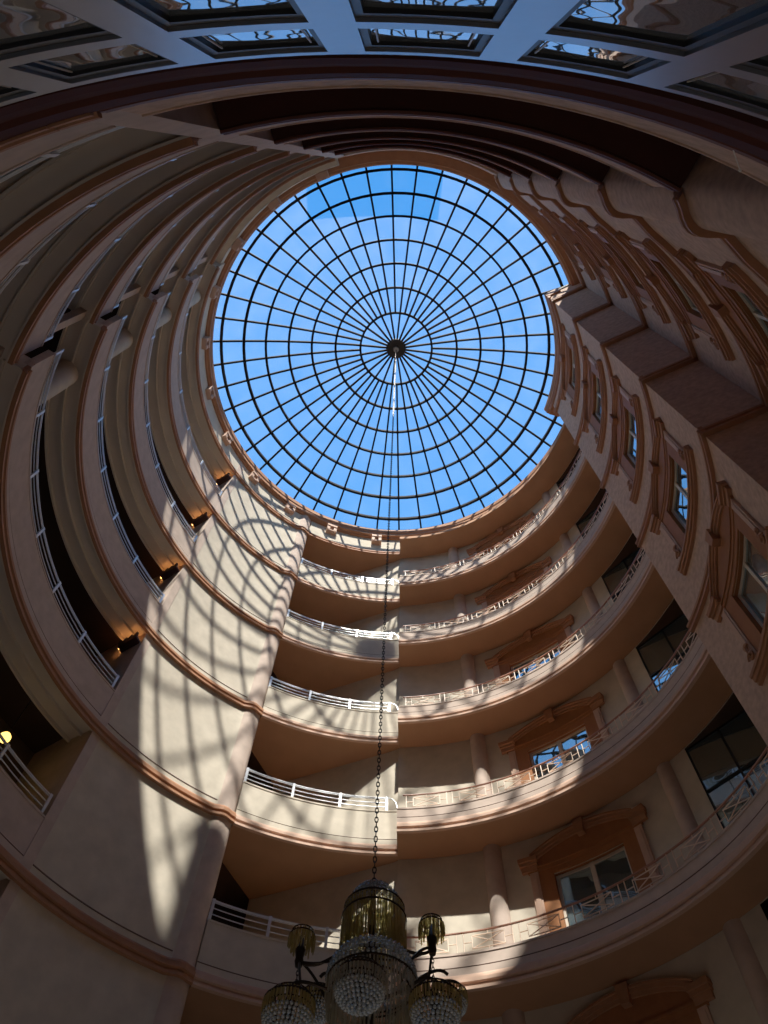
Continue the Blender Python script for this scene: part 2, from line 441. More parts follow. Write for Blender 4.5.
# --- front-left balconies (between pier and the stepped edge)
def front_soffit_mb(base):
    mb = MB(); b = len(mb.v)
    outer = [(-25.05 + 30.0 * i / 16, RW + .03) for i in range(17)]
    inner = [P(5.0, 6.84, 0), P(-2, 7.30, 0), P(-9, 7.85, 0), P(-17.2, 8.6, 0), P(-24.9, 7.62, 0)]
    loop = [P(a, r, 0)[:2] for a, r in outer] + [p[:2] for p in inner]
    for h in (.02, .55):
        for p in loop: mb.v.append((p[0], p[1], base + h + EYE))
    n = len(loop)
    for i in range(n): mb.quad((b + i, b + (i + 1) % n, b + n + (i + 1) % n, b + n + i))
    mb.f.append(tuple(b + i for i in reversed(range(n)))); mb.m.append(0)
    mb.f.append(tuple(b + n + i for i in range(n))); mb.m.append(0)
    return mb
GF = 'short white-railed balconies beside the sunlit pier'
root = balcony('balcony', 'lowest short beige balcony behind the chandelier, white rail', 'balcony', GF, RW + .02, -25.1, 5.0, PL, 8, M['soffit'], M['beige'], 0, None, mmat=M['trim_light'])
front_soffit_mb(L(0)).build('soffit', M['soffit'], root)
rail_white(root, RW + .02, -25.3, 2.9, L(0) + PL, [-24.9, -15.45, -6.2, 2.8], endret=2.9)
for k in range(1, 5):
    copy_tree(root, 3.4 * k, f'{ORD[k]} short beige balcony beside the sunlit pier, white rail')
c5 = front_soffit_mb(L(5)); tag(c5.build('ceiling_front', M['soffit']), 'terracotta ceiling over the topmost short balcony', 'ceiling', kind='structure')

# --- balconies with terracotta lattice rail
PR = 0.70
def rail_terracotta(root, R, az0, az1, hb):
    r = R + .05; h = .41
    mb = MB(); n = int((az1 - az0) / 1.5)
    for hh, rad in ((hb + h, .02), (hb + .02, .011)):
        mb.tube([P(az0 + (az1 - az0) * i / n, r, hh) for i in range(n + 1)], rad, 6)
    ra = mb.build('railing', M['rail_brown'], root, smooth=40)
    cs = [15.65 + 9.4 * i for i in range(-1, 8)]
    def post(a):
        MB().tube([P(a, r, hb), P(a, r, hb + h)], .0105, 4).build('post', M['rail_pale'], ra)
    for c in cs:
        for s in (-.58, .58):
            if az0 - .1 <= c + s <= az1: post(c + s)
        a0, a1 = c + 2.0, c + 7.4
        if a1 > az1: break
        m = MB(); v0, v1 = hb + .09, hb + .33; vm = (v0 + v1) / 2
        def ln(p, q, rad=.0095):
            k = max(1, int(abs(p[0] - q[0]) / 1.0) + 1)
            m.tube([P(p[0] + (q[0] - p[0]) * i / k, r, p[1] + (q[1] - p[1]) * i / k) for i in range(k + 1)], rad, 4)
        ln((a0, v0), (a1, v0)); ln((a0, v1), (a1, v1)); ln((a0, v0), (a0, v1)); ln((a1, v0), (a1, v1))
        ln((a0, v0), (a1, v1)); ln((a0, v1), (a1, v0))
        ln((c + .58, vm), (a0, vm)); ln((a1, vm), (c + 9.4 - .58, vm))
        am = (a0 + a1) / 2
        ln((am, v1), (am, hb + h)); ln((am, hb), (am, v0))
        m.build('lattice_panel', M['rail_pale'], ra)
    return ra
GR = 'curved balconies with terracotta lattice rails'
def right_soff(): return [(RBAL + .002, .02), (RBW - .005, .02), (RBW - .005, .58), (RBAL + .06, .58), (RBAL + .06, .2)]
root = balcony('balcony', 'lowest balcony with terracotta lattice rail, deepest in shade', 'balcony', GR, RBAL, 5.0, 82.5, PR, RBW, M['soffit'], M['pink'], 0, right_soff(), mmat=M['trim_light'])
rail_terracotta(root, RBAL, 6.1, 81.5, L(0) + PR)
for k in range(1, 5):
    copy_tree(root, 3.4 * k, f'{ORD[k]} balcony with terracotta lattice rail, sweeping to the windowed pier')
# top eave over them
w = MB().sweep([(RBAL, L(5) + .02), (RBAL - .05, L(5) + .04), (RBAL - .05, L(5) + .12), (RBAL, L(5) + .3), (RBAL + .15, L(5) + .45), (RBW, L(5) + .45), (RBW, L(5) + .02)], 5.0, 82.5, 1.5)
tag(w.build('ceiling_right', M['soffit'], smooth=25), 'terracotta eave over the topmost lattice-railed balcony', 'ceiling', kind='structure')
w = MB().sweep([(RW, L(5) + .3), (RBW, L(5) + .3), (RBW, TOP), (RW, TOP)], 5.0, 82.5, 1.5)
tag(w.build('wall_top', M['beige']), 'plaster upstand between eave and skylight', 'wall', kind='structure')

# ------------------------------------------------------------------ curved walls with window openings
def wall_open(R, t, az0, az1, h0, h1, holes, name, mat, label, step=2.0, kind='structure'):
    azs = {az0, az1}; hs = {h0, h1}
    n = int(math.ceil((az1 - az0) / step))
    for i in range(n + 1): azs.add(round(az0 + (az1 - az0) * i / n, 4))
    for (a, b, c, d) in holes: azs |= {a, b}; hs |= {c, d}
    azs = sorted(azs); hs = sorted(hs)
    mb = MB(); ids = {}
    def vid(i, j):
        if (i, j) not in ids: ids[(i, j)] = len(mb.v); mb.v.append(P(azs[i], R, hs[j]))
        return ids[(i, j)]
    for i in range(len(azs) - 1):
        for j in range(len(hs) - 1):
            am = (azs[i] + azs[i + 1]) / 2; hm = (hs[j] + hs[j + 1]) / 2
            if any(a < am < b and c < hm < d for a, b, c, d in holes): continue
            mb.quad((vid(i, j), vid(i + 1, j), vid(i + 1, j + 1), vid(i, j + 1)))
    return tag(mb.build(name, mat, smooth=30), label, 'wall', kind=kind)

# windows with broken arched pediments; heights relative to hbase = moulding level above the window
def spiral(mb, R, azc, u, v, w, hb, r0=.085, flip=1, mi=0):
    pts = []
    for i in range(15):
        t = i / 14; a = t * 2.6 * math.pi; rr = r0 * (1 - .75 * t)
        pts.append(P(azc + (u + flip * rr * math.cos(a)) / R / D2R, R - w, hb + v + rr * math.sin(a)))
    mb.tube(pts, .022, 5, mi=mi)
def ornate_window(name, label, R, azc, hb, group, vo=(-2.12, -1.02), hu=.62, tall=None, balc=False):
    root = empty(name, P(azc, R, hb + vo[0]), label, 'window', group, 'structure')
    v0, v1 = vo; D = .09
    # casing: reveal lining round the opening
    m = MB()
    m.bar(R, azc, -hu - .30, -hu, v0 - .02, v1 + .02, -D - .04, .03, hb); m.bar(R, azc, hu, hu + .30, v0 - .02, v1 + .02, -D - .04, .03, hb)
    m.bar(R, azc, -hu - .30, hu + .30, v1 + .02, v1 + .16, -D - .04, .03, hb)
    m.bar(R, azc, -hu - .30, hu + .30, v0 - .10, v0 - .02, -D - .04, .03, hb)
    m.build('casing', M['casing'], root, smooth=25)
    # sash
    m = MB(); f = .055
    for (a, b, c, d) in ((-hu, -hu + f, v0, v1), (hu - f, hu, v0, v1), (-hu, hu, v0, v0 + f), (-hu, hu, v1 - f, v1)): m.bar(R, azc, a, b, c, d, -D - .03, -D + .03, hb)
    if balc: m.bar(R, azc, -.045, .045, v0, v1, -D - .03, -D + .04, hb)
    else: m.bar(R, azc, -.035, .035, v0, v1, -D - .03, -D + .03, hb)
    m.build('window_frame', M['frame_white'], root, smooth=25)
    # panes are flat sheets
    pane = MB(); b = 0
    for (ua, ub) in ((-hu, 0), (0, hu)):
        b = len(pane.v)
        for (u, v) in ((ua, v0), (ub, v0), (ub, v1), (ua, v1)): pane.v.append(P(azc + u / R / D2R, R + D, hb + v))
        pane.quad((b, b + 1, b + 2, b + 3))
    pane.build('pane', M['pane'], root)
    # pale pilasters with scroll brackets
    for s in (-1, 1):
        m = MB(); u0, u1 = sorted((s * (hu + .30), s * (hu + .47)))
        m.bar(R, azc, u0, u1, v0 - .12, v1 + .14, -.01, .05, hb); m.bar(R, azc, u0 + .04, u1 - .04, v0 - .05, v1 + .08, .045, .065, hb)
        pl = m.build('pilaster', M['trim_light'], root, smooth=25)
        m = MB(); us = s * (hu + .40)
        spiral(m, R, azc, us, v0 - .02, .09, hb, .095, s); spiral(m, R, azc, us, v0 + .20, .08, hb, .065, -s)
        m.tube([P(azc + us / R / D2R, R - .09, hb + v0 + .05), P(azc + us / R / D2R, R - .09, hb + v0 + .2)], .028, 5)
        m.build('scroll', M['trim'], pl, smooth=40)
    # entablature, tympanum, end blocks, arch, keystone
    m = MB(); m.bar(R, azc, -hu - .5, hu + .5, v1 + .14, v1 + .23, -.01, .045, hb); m.bar(R, azc, -hu - .56, hu + .56, v1 + .23, v1 + .27, -.01, .065, hb)
    m.build('entablature', M['casing'], root, smooth=25)
    wid = hu + .62; vb = v1 + .30
    m = MB()
    for s in (-1, 1):
        a, b2 = sorted((s * (wid - .34), s * (wid + .02)))
        m.bar(R, azc, a, b2, vb, vb + .07, -.01, .10, hb); m.bar(R, azc, a - .015, b2 + .015, vb + .07, vb + .16, -.01, .14, hb); m.bar(R, azc, a + .02, b2 - .02, vb - .12, vb, -.01, .07, hb)
    rise = .50 if not balc else .34
    def arch(u, off): return vb + .05 + off + rise * (1 - (u / (wid - .2)) ** 2) * .98
    n = 18
    for (o0, o1, wd) in ((0, .06, .055), (.06, .13, .08), (.13, .17, .11)):
        bi = len(m.v)
        for i in range(n + 1):
            u = -(wid - .22) + 2 * (wid - .22) * i / n
            for (vv, ww) in ((arch(u, o0), -.01), (arch(u, o0), wd), (arch(u, o1), wd), (arch(u, o1), -.01)): m.v.append(P(azc + u / R / D2R, R - ww, hb + vv))
        for i in range(n):
            for j in range(4): m.quad((bi + i * 4 + j, bi + i * 4 + (j + 1) % 4, bi + i * 4 + 4 + (j + 1) % 4, bi + i * 4 + 4 + j))
        m.quad((bi, bi + 1, bi + 2, bi + 3)); m.quad((bi + n * 4 + 3, bi + n * 4 + 2, bi + n * 4 + 1, bi + n * 4))
    ped = m.build('pediment', M['trim'], root, smooth=25)
    m = MB(); ka = arch(0, 0)
    m.uvw(R, azc, [(-.075, ka - .10), (.075, ka - .10), (.115, ka + .22), (-.115, ka + .22)], -.01, .15, hb)
    m.build('keystone', M['trim'], ped, smooth=25)
    m = MB()
    for i in range(n):
        ua, ub = -(wid - .3) + 2 * (wid - .3) * i / n, -(wid - .3) + 2 * (wid - .3) * (i + 1) / n
        b2 = len(m.v)
        for w_ in (-.01, .02):
            for (uu, vv) in ((ua, vb - .03), (ub, vb - .03), (ub, arch(ub, .03)), (ua, arch(ua, .03))): m.v.append(P(azc + uu / R / D2R, R - w_, hb + vv))
        m.quad((b2 + 4, b2 + 5, b2 + 6, b2 + 7)); m.quad((b2 + 3, b2 + 2, b2 + 1, b2))
        m.quad((b2, b2 + 1, b2 + 5, b2 + 4)); m.quad((b2 + 2, b2 + 3, b2 + 7, b2 + 6))
    m.build('tympanum', M['casing'], root, smooth=25)
    # long moulded sill
    if not balc:
        m = MB(); sw = hu + .66
        for (c, d, wd) in ((v0 - .40, v0 - .33, .06), (v0 - .33, v0 - .25, .09), (v0 - .25, v0 - .19, .115), (v0 - .19, v0 - .14, .085)): m.bar(R, azc, -sw, sw, c, d, -.01, wd, hb)
        m.build('window_sill', M['trim'], root, smooth=25)
    else:
        m = MB(); m.bar(R, azc, -hu - .62, hu + .62, v0 - .12, v0 + .06, -.01, .22, hb); m.build('window_sill', M['casing'], root, smooth=25)
    return root

# --- projecting pier
AZW = 99.3
hu = .62
holes = []
for k in range(-1, 5):
    hb = L(k + 1) + OFF; da = (hu + .01) / RP / D2R
    holes.append((AZW - da, AZW + da, hb - 2.12, hb - 1.02))
wall_open(RP, .2, AZ_P0, AZ_P1, -1.5, TOP - .1, holes, 'wall_right', M['pier'], 'rose stucco pier projecting into the atrium with ornate windows')
ret = MB()
for (az, r0, r1) in ((AZ_P1, RP, RR + .1), (AZ_P0, RP, RBW + .3)):
    b = len(ret.v)
    for (r, h) in ((r0, -1.5), (r1, -1.5), (r1, TOP - .1), (r0, TOP - .1)): ret.v.append(P(az, r, h))
    ret.quad((b, b + 1, b + 2, b + 3))
tag(ret.build('wall_right', M['pier']), 'flat stucco side of the projecting pier at the stepped corner', 'wall', kind='structure')
root = ornate_window('window_1', 'lowest ornate sash window on the projecting stucco pier', RP, AZW, L(1) + OFF, 'ornate windows on the projecting pier')
for k in range(1, 5):
    copy_tree(root, 3.4 * k, f'{ORD[k]} ornate sash window on the projecting stucco pier')
bk = MB().sweep([(RP + .45, -1.5), (RP + .5, -1.5), (RP + .5, TOP - .2), (RP + .45, TOP - .2)], AZ_P0 + .3, AZ_P1 - .3, 2)
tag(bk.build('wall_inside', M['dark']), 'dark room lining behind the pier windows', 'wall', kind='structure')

# --- wall beyond the stepped corner
AZV = 134.6
def nose_r(az):
    t = (az - 151.2) / 5.2
    return -0.16 * math.sin(math.pi * t) ** 1.0 if 0 < t < 1 else 0
def rr_wall(az): return RR + (.11 * min(1, max(0, (az - 125) / 15)))
holes = []
for k in range(-1, 5):
    hb = L(k + 1) + OFF; da = (hu + .01) / RR / D2R
    holes.append((AZV - da, AZV + da, hb - 2.12, hb - 1.02))
wall_open(RR, .2, AZ_P1, 148.0, -1.5, TOP - .1, holes, 'wall_back', M['pier'], 'rose stucco wall with ornate windows beyond the stepped corner')
pts = [(148.0, RR), (150.0, RR + .03), (151.2, RR + .06)] + [(151.2 + 5.2 * i / 12, RR + .06 + nose_r(151.2 + 5.2 * i / 12) + .05 * i / 12) for i in range(1, 13)] + [(156.7, RR + .2), (156.8, 8.0), (148.0, 8.0)]
w = MB().plan(pts, -1.5, TOP - .1)
tag(w.build('wall_back', M['pier'], smooth=40), 'rounded stucco nose where the windowed wall meets the dark galleries', 'wall', kind='structure')
root = ornate_window('window_1', 'lowest ornate window on the wall beyond the stepped corner', RR, AZV, L(1) + OFF, 'ornate windows beyond the stepped corner')
for k in range(1, 5):
    copy_tree(root, 3.4 * k, f'{ORD[k]} ornate window on the wall beyond the stepped corner')
bk = MB().sweep([(RR + .45, -1.5), (RR + .5, -1.5), (RR + .5, TOP - .2), (RR + .45, TOP - .2)], AZ_P1 + .3, 147.5, 2)
tag(bk.build('wall_inside', M['dark']), 'dark room lining behind the windows beyond the corner', 'wall', kind='structure')

# mouldings wrapping pier, step, wall and nose
for k in range(0, 6):
    mb = MB(); hk = L(k) + OFF - .14
    mb.sweep([(r, h + hk) for r, h in mould(RP, .07)], AZ_P0 - .5, AZ_P1 + .75, 1.5)
    prof = mould(0, .085)
    # along the step face
    b = len(mb.v); kk = len(prof)
    for rr_ in (RP - .02, RR):
        for (r, h) in prof:
            off = -r            # outwards from the face, towards larger azimuth
            p = P(AZ_P1, rr_, hk + h); t = (math.cos(AZ_P1 * D2R), -math.sin(AZ_P1 * D2R))
            mb.v.append((p[0] + t[0] * off, p[1] + t[1] * off, p[2]))
    for j in range(kk): mb.quad((b + j, b + (j + 1) % kk, b + kk + (j + 1) % kk, b + kk + j))
    mb.f.append(tuple(b + j for j in range(kk))); mb.m.append(0)
    mb.f.append(tuple(b + kk + j for j in reversed(range(kk)))); mb.m.append(0)
    def rfn(az):
        if az <= 148: return 0
        if az <= 151.2: return .06 * (az - 148) / 3.2
        return .06 + nose_r(az) + .05 * min(1, (az - 151.2) / 5.2)
    mb.sweep([(r, h + hk) for r, h in mould(RR, .085)], AZ_P1 + .2, 156.6, 0.7, rf=rfn)
    tag(mb.build('trim_right', M['trim'], smooth=25), f'terracotta moulding round pier and stepped corner, {names[k]} from the bottom', 'moulding', 'mouldings round the projecting pier', 'structure')

# ------------------------------------------------------------------ rear dark galleries
def back_h(az):      # moulding drops from the pier level to the gallery level across the rear
    a = az if az > 0 else az + 360
    return (OFF - .14) * max(0, min(1, (197 - a) / 40))
GB = 'dark rear galleries overhead'
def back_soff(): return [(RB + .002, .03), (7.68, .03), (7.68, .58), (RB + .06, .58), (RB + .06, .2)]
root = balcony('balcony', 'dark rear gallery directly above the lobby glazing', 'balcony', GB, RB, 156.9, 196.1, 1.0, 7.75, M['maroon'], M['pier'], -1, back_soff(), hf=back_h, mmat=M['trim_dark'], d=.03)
for k in range(0, 5):
    copy_tree(root, 3.4 * (k + 1), f'dark rear gallery with maroon ceiling, {names[k]} above the lobby one')
w = MB().sweep([(RB, L(5)), (7.75, L(5)), (7.75, TOP), (RB, TOP)], 156.9, 196.1, 1.5)
tag(w.build('wall_back', M['pier']), 'plaster frieze over the rear galleries', 'wall', kind='structure')
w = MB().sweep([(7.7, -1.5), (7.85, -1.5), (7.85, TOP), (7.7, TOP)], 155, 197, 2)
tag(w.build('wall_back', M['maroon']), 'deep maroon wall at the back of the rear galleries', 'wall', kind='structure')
w = MB().plan([(196.2 + 2.2 * i / 6, RL1 - .004) for i in range(7)] + [(198.4, 8.38), (196.2, 8.38)], L(-1) + .3, TOP)
tag(w.build('wall_back', M['pink']), 'narrow plaster wall between rear and side galleries', 'wall', kind='structure')
# ring moulding over the lobby glazing between the galleries
w = MB().sweep([(r, h + L(-1)) for r, h in mould(RL1)], 196.2, 198.4, 1.5)
tag(w.build('trim_back', M['trim']), 'dark moulding piece between rear and side galleries', 'moulding', kind='structure')

# ------------------------------------------------------------------ wall behind the lattice-railed balconies
AZB = 37.7
hub = .74
holes = []
for k in range(-1, 5):
    da = (hub + .01) / RBW / D2R
    holes.append((AZB - da, AZB + da, L(k) + .80, L(k) + 2.42))
    holes.append((59.7, 75.5, L(k) + .60, L(k) + 3.40))
wall_open(RBW, .2, 5.0, 84.0, -1.5, L(5) + .3, holes, 'wall_right', M['beige'], 'curved plaster wall behind the lattice-railed balconies', step=1.5)
root = ornate_window('window_1', 'lowest pedimented double window behind a lattice rail', RBW, AZB, L(1), 'pedimented windows behind lattice rails', vo=(-2.6, -.98), hu=hub, balc=True)
for k in range(1, 5):
    copy_tree(root, 3.4 * k, f'{ORD[k]} pedimented double window behind a lattice rail')
copy_tree(root, -3.4, 'shadowed pedimented window under the lowest balcony')
# glazed doors beside the pier
def glazed_doors(hb):
    root = empty('door_1', P(67, RBW + .1, hb + .6), 'lowest dark glazed doors between lattice rail and pier', 'door', 'dark glazed doors beside the pier', 'structure')
    p0 = P(59.5, RBW + .05, 0); p1 = P(76.0, 7.58, 0)
    def pt(t, dn, h):
        dx, dy = p1[0] - p0[0], p1[1] - p0[1]; ln = math.hypot(dx, dy)
        return (p0[0] + dx * t - dy / ln * dn, p0[1] + dy * t + dx / ln * dn, hb + h + EYE)
    def slab(mb, t0, t1, h0, h1, d0, d1):
        b = len(mb.v)
        for t in (t0, t1):
            for (dn, h) in ((d0, h0), (d1, h0), (d1, h1), (d0, h1)): mb.v.append(pt(t, dn, h))
        for q in ((0, 1, 2, 3), (7, 6, 5, 4), (0, 4, 5, 1), (1, 5, 6, 2), (2, 6, 7, 3), (3, 7, 4, 0)): mb.quad([b + i for i in q])
    m = MB()
    for t in (0, .33, .66, .985): slab(m, t, t + .015, .6, 3.4, -.03, .03)
    for h in (.60, 2.30, 3.36): slab(m, 0, 1, h, h + .035, -.03, .03)
    m.build('door_frame', M['frame_dark'], root)
    hd = MB(); hd.sweep([(RBW + .002, hb + 3.41), (7.58, hb + 3.41), (7.58, hb + 3.5), (RBW + .002, hb + 3.5)], 59.6, 82, 2); hd.build('header', M['dark'], root)
    pn = MB()
    for h in (.6, 3.4): pn.v += [pt(0, 0, h), pt(1, 0, h)]
    pn.quad((0, 1, 3, 2)); pn.build('pane', M['pane'], root)
    return root
root = glazed_doors(L(0))
for k in range(1, 5): copy_tree(root, 3.4 * k, f'{ORD[k]} dark glazed doors between lattice rail and pier')
bk = MB().sweep([(RBW + .75, -1.5), (RBW + .8, -1.5), (RBW + .8, L(5)), (RBW + .75, L(5))], 5, 86, 2)
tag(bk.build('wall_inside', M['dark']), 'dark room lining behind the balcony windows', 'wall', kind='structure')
# engaged columns
for k in range(-1, 5):
    for (a, s) in ((21.6, 'beside the back wall corner'), (54.9, 'beside the glazed doors')):
        c = MB(); pc = P(a, RBW + (.05 if a < 30 else .10), L(k) + .58); c.lathe(pc, [(.2, 0), (.2, 2.84)], 20)
        c.v = c.v
        tag(c.build('column', M['pink'], smooth=40), f'half-round rose column {s}, ' + ('under the lowest balcony' if k < 0 else f'{ORD[k]} balcony'), 'column', 'half-round columns behind lattice rails', 'structure')

# ------------------------------------------------------------------ skylight cornice with brackets
def cornice(r): return [(r + .20, TOP - .44), (r + .12, TOP - .44), (r + .11, TOP - .38), (r + .03, TOP - .36), (r + .03, TOP - .20), (r, TOP - .16), (r, TOP), (r + .0, TOP + .05), (r + .5, TOP + .05), (r + .5, TOP - .44)]
mb = MB(); mb.sweep(cornice(6.49), AZ_P1 + .0 - 360, 80.2, 1.5)
co = tag(mb.build('trim_skylight', M['trim'], smooth=25), 'terracotta cornice ring around the skylight opening', 'cornice', kind='structure')
for i in range(0, 11):
    a = -2.9 - 15.35 * i
    m = MB()
    for s in (-1, 1): m.bar(6.6, a, s * .13 - .055, s * .13 + .055, TOP - .86, TOP - .50, -.1, .10, 0)
    m.bar(6.6, a, -.19, .19, TOP - .60, TOP - .48, -.1, .13, 0); m.bar(6.6, a, -.19, .19, TOP - .90, TOP - .84, -.1, .09, 0); m.bar(6.6, a, -.06, .06, TOP - .74, TOP - .6, -.1, .03, 0)
    m.build('bracket', M['trim_light'], co)
mb = MB(); mb.sweep([(r, h) for r, h in cornice(RP - .07)], AZ_P0 - 4.0, AZ_P1 + .6, 1.5)
mb.sweep([(r, h + L(5) + 1.0) for r, h in mould(RP - .0, .05)], AZ_P0 - 2.0, AZ_P1 + .5, 1.5)
tag(mb.build('trim_pier', M['trim'], smooth=25), 'terracotta cornice capping the projecting pier under the skylight', 'cornice', kind='structure')
mb = MB()
mb.sweep([(RP - .02, TOP - .12), (6.75, TOP - .12), (6.75, TOP + .05), (RP - .02, TOP + .05)], AZ_P0 - 3.5, AZ_P1 + .3, 1.5)
tag(mb.build('ceiling_pier', M['roof']), 'roof cap over the projecting pier', 'ceiling', kind='structure')

# ------------------------------------------------------------------ skylight dome
def zd(r): return 29.85 - .0492 * r * r
dome = empty('skylight_dome', (CX, CY, TOP + EYE), 'round glazed skylight with dark radial bars high over the atrium', 'skylight')
RINGS = [1.38, 2.33, 3.22, 4.06, 4.87, 5.62, 6.36]
hb_ = MB(); hb_.lathe((CX, CY, EYE + 29.78), [(.0, -.06), (.34, -.06), (.38, 0), (.38, .10), (0, .14)], 24)
hubo = hb_.build('hub', M['hub_metal'], dome)
m = MB(); m.lathe((CX, CY, EYE + 29.66), [(0, -.05), (.09, -.05), (.11, 0), (.11, .07), (0, .07)], 16); m.build('hook_plate', M['frame_metal'], hubo, smooth=40)
for i in range(48):
    az = 4.5 + 7.5 * i
    r0 = .33 if i % 2 == 1 else RINGS[0]
    n = 10; m = MB(); b = 0
    t = (math.cos(az * D2R), -math.sin(az * D2R)); wd = .034
    for j in range(n + 1):
        r = r0 + (7.12 - r0) * j / n; p = P(az, r, zd(r))
        for (s, dz) in ((-1, -.09), (1, -.09), (1, .03), (-1, .03)): m.v.append((p[0] + t[0] * wd * s, p[1] + t[1] * wd * s, p[2] + dz))
    for j in range(n):
        for q in range(4): m.quad((j * 4 + q, j * 4 + (q + 1) % 4, j * 4 + 4 + (q + 1) % 4, j * 4 + 4 + q))
    m.quad((0, 1, 2, 3)); m.quad((n * 4 + 3, n * 4 + 2, n * 4 + 1, n * 4))
    m.build('rib', M['dome_metal'], dome)
for q, r in enumerate(RINGS + [7.12]):
    wd = .038 if q < 5 else .046
    m = MB(); m.sweep([(r - wd, zd(r) - .10), (r + wd, zd(r) - .10), (r + wd, zd(r) + .03), (r - wd, zd(r) + .03)], -180, 180, 3.75, caps=False)
    m.build('ring_bar', M['dome_metal'], dome)
m = MB()
rs = [.36] + RINGS + [7.12]
prof = []
for a, b in zip(rs[:-1], rs[1:]):
    for j in range(3): r = a + (b - a) * j / 3; prof.append((r, zd(r) + .035))
prof.append((7.12, zd(7.12) + .035))
m.sweep(prof, -180, 180, 3.75, closed=False, caps=False)
m.build('glazing', M['glass'], dome, smooth=60)
m = MB(); m.sweep([(7.0, TOP + .30), (7.25, TOP + .30), (7.25, TOP + .46), (7.0, TOP + .46)], -180, 180, 3.75, caps=False)
m.build('curb', M['dome_metal'], dome)

# ------------------------------------------------------------------ lobby glazing behind and above the camera
RG = 6.885
PIT = 5.66
def lobby_window(azc, label):
    root = empty('window_1', P(azc, RG, 0), label, 'window', 'lobby windows under the lowest ring', 'structure')
    half = PIT / 2; mw = .70
    m = MB()
    m.sweep([(RG - .02, -1.5), (RG + .10, -1.5), (RG + .10, 4.07), (RG - .02, 4.07)], azc - half - mw, azc - half + mw, .7)
    m.build('mullion', M['frame_metal'], root)
    m = MB()
    for (h0, h1) in ((3.22, 3.36), (3.98, 4.07), (-1.5, -1.3)):
        m.sweep([(RG - .02, h0), (RG + .08, h0), (RG + .08, h1), (RG - .02, h1)], azc - half + mw, azc + half - mw, 1.2)
    m.build('transom_bar', M['frame_metal'], root)
    for (h0, h1) in ((-1.3, 3.22), (3.36, 3.98)):
        a0, a1 = azc - half + mw, azc + half - mw; g = .26; gh = .045
        fr = MB()
        for (x0, x1, y0, y1) in ((a0, a0 + g, h0, h1), (a1 - g, a1, h0, h1), (a0 + g, a1 - g, h0, h0 + gh), (a0 + g, a1 - g, h1 - gh * 1.7, h1)):
            fr.sweep([(RG - .005, y0), (RG + .09, y0), (RG + .09, y1), (RG - .005, y1)], x0, x1, 1.2)
        fo = fr.build('window_frame', M['frame_dark'], root)
        if h0 > 3:
            st = MB()
            for a in (a0 + g + .25, a1 - g - .25): st.tube([P(a, RG + .004, h0 + .08), P(a, RG + .004, h1 - .12)], .0045, 4)
            st.build('stay_bar', M['frame_white'], fo)
        pn = MB(); b = 0
        for (az, h) in ((a0, h0), (a1, h0), (a1, h1), (a0, h1)): pn.v.append(P(az, RG + .015, h))
        pn.quad((0, 1, 2, 3)); pn.build('pane', M['lobby_pane'], root)
    return root
POS = ['fourth', 'third', 'second', 'first']
for i in range(-5, 7):
    azc = 180.45 + PIT * i
    if i == 0: lb = 'lobby window centred under the rear gallery, directly overhead'
    elif i < 0: lb = f'lobby window {["one","two","three","four","five"][-i-1]} bay{"s" if i<-1 else ""} from the central one, toward the ornate windows'
    else: lb = f'lobby window {["one","two","three","four","five","six"][i-1]} bay{"s" if i>1 else ""} from the central one, toward the white-railed galleries'
    lobby_window(azc, lb)
w = MB().sweep([(7.12, -1.5), (7.3, -1.5), (7.3, 4.9), (7.12, 4.9)], 140, 225, 2)
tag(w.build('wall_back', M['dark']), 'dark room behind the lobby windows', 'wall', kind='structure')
w = MB().sweep([(RG - .025, 4.07), (7.3, 4.07), (7.3, L(-1) + .02), (RG - .025, L(-1) + .02), (RG - .025, 4.7), (RG - .045, 4.65), (RG - .045, 4.5), (RG - .02, 4.45), (RG - .02, 4.3), (RG - .035, 4.27), (RG - .035, 4.2)], 148, 214, 2, hf=back_h)
tag(w.build('trim_back', M['maroon']), 'dark header over the lobby windows', 'moulding', kind='structure')

# ------------------------------------------------------------------ lamps
def scallop_lamp(az, hb):
    root = empty('wall_lamp', P(az, RW + .42, hb), 'lowest glowing scalloped wall lamp at the gallery end beside the pier', 'lamp', 'scalloped wall lamps at the gallery ends')
    m = MB(); n = 28
    b = 0
    # a wavy dark trough along the end wall
    for i in range(n + 1):
        t = i / n; r = RW + .06 + .55 * t; wv = .035 * math.sin(t * 7 * math.pi * 2 / 2) + .02 * math.sin(t * 23)
        for (daz, dh) in ((0, -.12), (-1.3, -.06), (-1.5, .10 + wv), (-1.2, .10 + wv), (-1.0, -.02), (0, -.06)): m.v.append(P(az + daz, r, hb + dh))
    for i in range(n):
        for j in range(6): m.quad((i * 6 + j, i * 6 + (j + 1) % 6, i * 6 + 6 + (j + 1) % 6, i * 6 + 6 + j))
    m.f.append(tuple(range(6))); m.m.append(0); m.f.append(tuple(n * 6 + j for j in reversed(range(6)))); m.m.append(0)
    m.build('shade', M['lamp_red'], root)
    m = MB(); m.tube([P(az - .55, RW + .18 + .5 * i / 4, hb + .02) for i in range(5)], .022, 6); m.build('bulb', M['glow_warm'], root)
    return root
la = scallop_lamp(-55.25, L(1) + 3.16)
for k in range(1, 4): copy_tree(la, 3.4 * k, f'{["", "second lowest", "third from bottom", "highest"][k]} scalloped wall lamp at the gallery end beside the pier')
p = P(-63.9, 7.4, 10.75)
gl = empty('globe_lamp', (p[0], p[1], p[2]), 'small glowing yellow globe lamp hanging in the lowest side gallery', 'lamp')
m = MB(); m.lathe(p, [(0, -.10), (.06, -.085), (.095, -.035), (.10, 0), (.095, .035), (.06, .085), (.02, .10)], 16); m.build('globe', M['glow_yellow'], gl, smooth=60)
